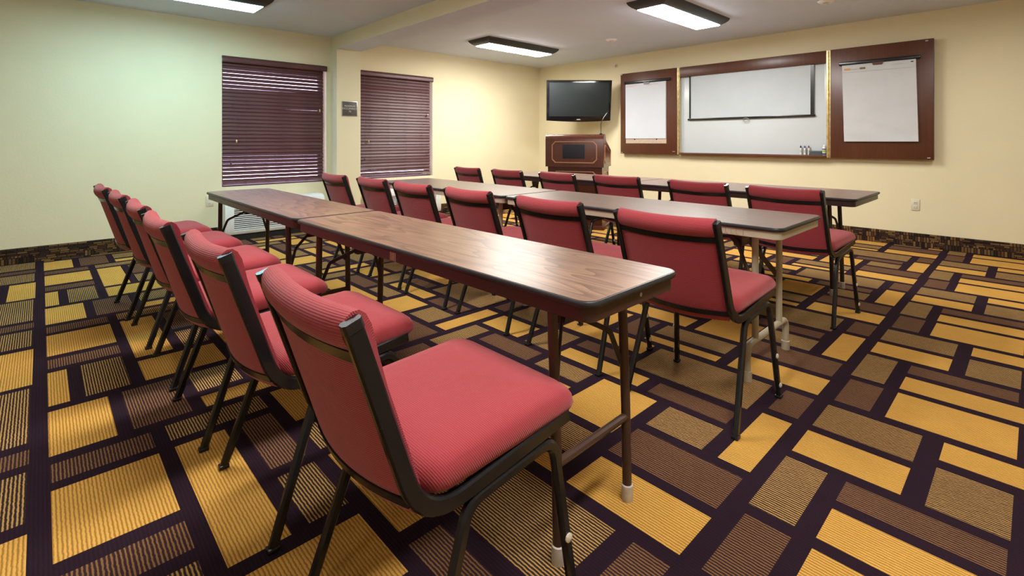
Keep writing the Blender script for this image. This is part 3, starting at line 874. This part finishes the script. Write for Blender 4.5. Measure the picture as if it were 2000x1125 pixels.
# ------------------------------------------------------------------ tables
def make_table(name, label, group, loc, rz, L, W, top, edge, apron, leg, style, xl, ys, edge_end=None):
    t = thing(name, label, 'table', loc, rz, group)
    H = 0.74
    R0 = 0.045
    ring = lambda i, z: [(x, y, z) for x, y in rrect(L - 2 * i, W - 2 * i, R0 - i * 0.7, 6)]
    MB().rings([ring(0.009, H - 0.004), ring(0.007, H), ], True, True).build('tabletop', M[top], t, 30)
    e = MB().rings([ring(0.0075, H - 0.0006), ring(0.003, H - 0.001), ring(0.0005, H - 0.004), ring(0.0, H - 0.009), ring(0.0005, H - 0.014), ring(0.004, H - 0.018), ring(0.03, H - 0.018), ring(0.03, H - 0.0045), ring(0.0075, H - 0.0045)], closed=True)
    e.build('edge_band', M[edge], t, 40)
    MB().rings([ring(0.012, H - 0.018), ring(0.012, H - 0.054), ring(0.014, H - 0.056), ring(0.018, H - 0.055), ring(0.018, H - 0.018)], closed=True).build('apron', M[apron], t, 40)
    MB().rings([ring(0.0185, H - 0.024), ring(0.0185, H - 0.0185)]).build('underside', M['card'], t, 0)
    for s, xe in ((-1, xl[0]), (1, xl[1])):
        if style == 'H':
            for q in (-1, 1):
                lo = MB().tube(fillet([(xe - s * 0.022, q * ys, H - 0.026), (xe - s * 0.006, q * ys, 0.30), (xe, q * ys, 0.02)], 0.3, 4), 0.0145, 12, (0, 1, 0)).build('leg', M[leg], t)
                MB().lathe([(0.001, 0.0), (0.0175, 0.0), (0.0185, 0.003), (0.0180, 0.048), (0.0146, 0.050)], 14, (xe, q * ys, 0)).build('foot_cap', M['capgrey'], lo)
                xi = xe - s * 0.115
                MB().sweep(fillet([(xi, q * 0.012, 0.60), (xe - s * 0.035, q * (ys - 0.045), 0.535), (xe - s * 0.016, q * (ys - 0.010), 0.43)], 0.04, 4), csec(0.016, 0.009, 0.002), (0, 0, 1)).build('brace', M['darkmetal'], t)
            MB().tube([(xe - s * 0.004, -ys, 0.262), (xe - s * 0.004, ys, 0.262)], 0.0125, 10).build('stretcher', M[leg], t)
            MB().tube([(xe - s * 0.022, -W / 2 + 0.03, H - 0.034), (xe - s * 0.022, W / 2 - 0.03, H - 0.034)], 0.011, 8).build('pivot_bar', M[leg], t)
            MB().prism([(xi - 0.030, H - 0.024), (xi + 0.030, H - 0.024), (xi + 0.034, 0.625), (xi + 0.016, 0.575), (xi - 0.016, 0.575), (xi - 0.034, 0.625)], 'y', -0.026, 0.026).build('brace_bracket', M['darkmetal'], t, 0)
        else:
            for q in (-1, 1):
                MB().sweep([(xe, q * ys, 0.165), (xe, q * ys, H - 0.026)], [(0.0155 * math.cos(2 * PI * i / 12), 0.0155 * math.sin(2 * PI * i / 12)) for i in range(12)]).build('leg', M[leg], t)
                MB().sweep(fillet([(xe - s * 0.24, q * 0.035, H - 0.045), (xe - s * 0.12, q * 0.07, 0.60), (xe - s * 0.010, q * (ys - 0.004), 0.42)], 0.10, 5), csec(0.026, 0.008, 0.002), (0, 0, 1)).build('brace', M['brownmetal'], t)
            a = ys + 0.098
            fb = MB().tube(fillet([(xe, -a, 0.015), (xe, -a, 0.165), (xe, a, 0.165), (xe, a, 0.015)], 0.05, 8), 0.0165, 12, (1, 0, 0)).build('foot_bar', M[leg], t)
            for q in (-1, 1):
                MB().lathe([(0.001, 0.0), (0.0205, 0.0), (0.021, 0.003), (0.021, 0.046), (0.0166, 0.049)], 14, (xe, q * a, 0)).build('foot_cap', M['beigemetal'], fb)
            MB().rbox(xe - s * 0.13 - 0.022, xe - s * 0.13 + 0.022, -0.05, 0.05, 0.585, 0.635, 0.004).build('brace_bracket', M['brownmetal'], t)
    return t
G1, G2, G3 = 'narrow walnut tables of the near row', 'beige apron tables of the middle row', 'dark tables of the front row'
RA = math.radians(1.0)
tA = make_table('folding_table', 'narrow walnut folding table nearest the camera', G1, (-1.642, 1.163, 0), RA, 1.81, 0.457, 'walnut', 'rubber', 'apronred', 'brownmetal', 'H', (-0.775, 0.755), 0.168)
tB = make_table('folding_table', 'narrow walnut folding table of the near row, left by the air conditioner', G1, (-3.483, 1.150, 0), 0, 1.85, 0.457, 'walnut', 'rubber', 'apronred', 'brownmetal', 'H', (-0.760, 0.690), 0.168)
tC = make_table('folding_table', 'beige apron folding table of the middle row, right half', G2, (-1.687, 2.682, 0), 0, 1.825, 0.610, 'walnut_grey', 'rubber', 'beigemetal', 'beigemetal', 'T', (-0.74, 0.745), 0.162)
make_table('folding_table', 'beige apron folding table of the middle row, left half by the window', G2, (-3.525, 2.685, 0), 0, 1.825, 0.610, 'walnut_grey', 'rubber', 'beigemetal', 'beigemetal', 'T', (-0.745, 0.74), 0.162)
make_table('folding_table', 'dark folding table of the front row, right half', G3, (-1.745, 4.335, 0), 0, 1.83, 0.765, 'walnut_grey', 'rubber', 'darkmetal', 'darkmetal', 'H', (-0.70, 0.715), 0.135)
make_table('folding_table', 'dark folding table of the front row, left half before the lectern', G3, (-3.580, 4.335, 0), 0, 1.83, 0.765, 'walnut_grey', 'rubber', 'darkmetal', 'darkmetal', 'H', (-0.70, 0.70), 0.135)
# sticker and chips on the near table
ay = -0.457 / 2 + 0.012
st = MB().box(-0.020, 0.018, ay - 0.0006, ay + 0.001, 0.687, 0.722).build('sticker', M['sticker'], tA, 0)
p = MB()
for i in range(5): p.box(-0.014, 0.010, ay - 0.0010, ay - 0.0004, 0.692 + i * 0.0052, 0.6935 + i * 0.0052)
p.box(-0.021, -0.0195, ay - 0.0010, ay - 0.0004, 0.687, 0.722).box(0.0175, 0.019, ay - 0.0010, ay - 0.0004, 0.687, 0.722)
p.build('print', M['stickerline'], st, 0)
MB().box(0.024, 0.052, ay - 0.0006, ay + 0.001, 0.690, 0.712).build('tape_mark', M['apronred'], tA, 0)
cy = -0.610 / 2 + 0.012
p = MB()
for x in (0.655, 0.682, 0.706, 0.738):
    p.box(x, x + 0.0022, cy - 0.0008, cy + 0.001, 0.690, 0.716)
for x, z in ((0.655, 0.690), (0.682, 0.690), (0.706, 0.690), (0.738, 0.714)):
    p.box(x + 0.0022, x + 0.014, cy - 0.0008, cy + 0.001, z, z + 0.002)
p.build('marker_scribble', M['fadedred'], tC, 0)
MB().lathe([(0.001, 0.8935), (0.006, 0.8935), (0.006, 0.8900), (0.001, 0.8900)], 10, (0, 0.02, 0.708), 'x').build('rivet', M['capgrey'], tA)

# ------------------------------------------------------------------ chairs
def make_chair(loc, rz, label, group):
    t = thing('stacking_chair', label, 'chair', loc, rz, group)
    P0, P1, P2 = Vector((0, -0.110, 0.824)), Vector((0, 0.028, 0.416)), Vector((0, 0.442, 0.466))
    d = (P0 - P1).normalized()
    nrm = Vector((0, -d.z, d.y))             # pointing to the rear of the back
    path0 = fillet([P0, P1, P2], 0.125, 10)
    for s in (-1, 1):
        b = MB().sweep([p + Vector((s * 0.220, 0, 0)) for p in path0], csec(0.019, 0.034, 0.004))
        fr = b.build('side_frame', M['black'], t, 40)
        q = P0 + Vector((s * 0.220, 0, 0))
        MB().sweep([q - d * 0.012, q + d * 0.004, q + d * 0.007], csec(0.0215, 0.0365, 0.005)).build('post_cap', M['blackplastic'], fr, 40)
        lp = fillet([(0, 0.0, 0.006), (0, 0.138, 0.401), (0, 0.394, 0.428), (0, 0.447, 0.006)], [0.055, 0.050], 8)
        lp = [Vector((s * (0.243 - 0.023 * min(1, p.z / 0.40)), p.y, p.z)) for p in lp]
        lf_ = MB().sweep(lp, csec(0.021, 0.027, 0.006)).build('leg_frame', M['black'], t, 40)
        for fy in (0.0, 0.447):
            MB().rbox(s * 0.243 - 0.013, s * 0.243 + 0.013, fy - 0.016, fy + 0.016, 0.0, 0.014, 0.003).build('foot_glide', M['blackplastic'], lf_)
        for z in (0.060, 0.190):
            fy = 0.447 - 0.055 * z / 0.414
            xx = s * (0.243 - 0.023 * z / 0.40 + 0.0105)
            MB().lathe([(0.001, 0.0), (0.0105, 0.0), (0.0105, s * 0.004), (0.006, s * 0.0065), (0.001, s * 0.0065)], 10, (xx, fy, z), 'x').build('bumper', M['button'], lf_)
    # seat cushion
    yc, hw, hd = 0.262, 0.229, 0.222
    def sz(y, h):
        k = (y - yc) / hd
        dip = 0.020 * max(0, k - 0.55) ** 2 / 0.2025
        return 0.447 + 0.055 * (y - 0.03) + h - dip * (1 if h > 0.02 else 0.3)
    rs = []
    for i, h in ((0.018, 0.0), (0.006, 0.004), (0.0, 0.014), (-0.003, 0.030), (0.0, 0.046), (0.008, 0.058), (0.022, 0.066), (0.055, 0.071), (0.105, 0.073), (0.16, 0.073), (0.205, 0.072)):
        rs.append([(x, y + yc, sz(y + yc, h)) for x, y in rrect(2 * (hw - i), 2 * (hd - i), max(0.004, 0.05 - i * 0.22), 5)])
    MB().rings(rs, uvf=lambda p: (p[0], p[1] * 1.0 + 0.6 * p[2])).build('seat', M['fabric'], t, 60)
    MB().box(-0.19, 0.19, 0.08, 0.43, 0.440, 0.452).build('seat_pan', M['darkmetal'], t, 0)
    # back cushion: closed section in (s along the post, n to the rear), bowed backwards in the middle
    sec = [(0.016, 0.004), (0.03, 0.012), (0.09, 0.013), (0.18, 0.013), (0.28, 0.013), (0.350, 0.013), (0.378, 0.014), (0.384, 0.020), (0.398, 0.025), (0.414, 0.026), (0.430, 0.020), (0.441, 0.009), (0.445, -0.006),
           (0.441, -0.020), (0.428, -0.030), (0.405, -0.034), (0.380, -0.032), (0.350, -0.028), (0.28, -0.024), (0.18, -0.024), (0.09, -0.024), (0.04, -0.020), (0.020, -0.008)]
    L_ = [0.0]
    for i in range(len(sec)):
        a, c = sec[i], sec[(i + 1) % len(sec)]
        L_.append(L_[-1] + math.hypot(a[0] - c[0], a[1] - c[1]))
    NXB = 12
    vv, ff, uu = [], [], []
    ns = len(sec)
    def bow(x, s_): return (0.034 - 0.016 * s_ / 0.45) * (1 - (x / 0.211) ** 2) - 0.006
    for i in range(NXB + 1):
        x = -0.2095 + 0.419 * i / NXB
        e = 1 - 0.10 * (abs(x) / 0.2095) ** 10
        for k, (s_, n_) in enumerate(sec + [sec[0]]):
            p = P1 + d * (s_ * 1.0) + nrm * (n_ * e + bow(x, s_))
            vv.append((x, p.y, p.z)); uu.append((x, L_[k]))
    m = ns + 1
    for i in range(NXB):
        for k in range(ns):
            ff.append((i * m + k, i * m + k + 1, (i + 1) * m + k + 1, (i + 1) * m + k))
    ff.append(tuple(range(ns))); ff.append(tuple(NXB * m + k for k in range(ns)))
    MB().add(vv, ff, 0, uu).build('backrest', M['fabric'], t, 60)
    for s0, hgt in ((0.366, 0.022), (0.052, 0.020)):
        b = MB()
        rs = []
        for i in range(13):
            x = -0.213 + 0.426 * i / 12
            bw = bow(max(-0.211, min(0.211, x)), s0)
            ring = []
            for ds, dn in ((-hgt / 2, 0.0115), (hgt / 2, 0.0115), (hgt / 2, 0.0165), (-hgt / 2, 0.0165)):
                p = P1 + d * (s0 + ds) + nrm * (dn + bw)
                ring.append((x, p.y, p.z))
            rs.append(ring)
        b.rings(rs).build('back_bar', M['black'], t, 30)
    for yy in (0.16, 0.37):
        MB().tube([(-0.220, yy, 0.422 + 0.12 * (yy - 0.1)), (0.220, yy, 0.422 + 0.12 * (yy - 0.1))], 0.008, 8, (0, 1, 0)).build('cross_bar', M['black'], t)
    return t
ORD = ['first', 'second', 'third', 'fourth', 'fifth', 'sixth']
rows = [
    ('chairs at the near table row', 'red fabric chair at the near walnut table, %s from the camera end',
     [(-1.008, 0.487, 0), (-1.692, 0.462, 0.5), (-2.336, 0.432, 0), (-2.936, 0.438, -0.5), (-3.566, 0.422, 1), (-4.185, 0.394, 1.5)]),
    ('chairs at the middle table row', 'burgundy fabric chair at the beige apron middle table, %s from the right end',
     [(-1.030, 1.918, -0.5), (-1.696, 1.956, -1), (-2.366, 1.975, -1.5), (-2.980, 1.968, 0), (-3.590, 1.990, -1), (-4.250, 1.972, 0)]),
    ('chairs at the front table row', 'burgundy fabric chair at the dark front table, %s from the right end',
     [(-1.085, 3.475, -4), (-1.680, 3.535, -3), (-2.420, 3.590, 0), (-3.030, 3.545, -4), (-3.690, 3.530, -2), (-4.340, 3.535, -3)])]
proto = None
for g, lab, ps in rows:
    for i, (x, y, a) in enumerate(ps):
        L = lab % ORD[i]
        if proto is None: proto = make_chair((x, y, 0), math.radians(a), L, g)
        else: dup(proto, (x, y, 0), math.radians(a), L, g)
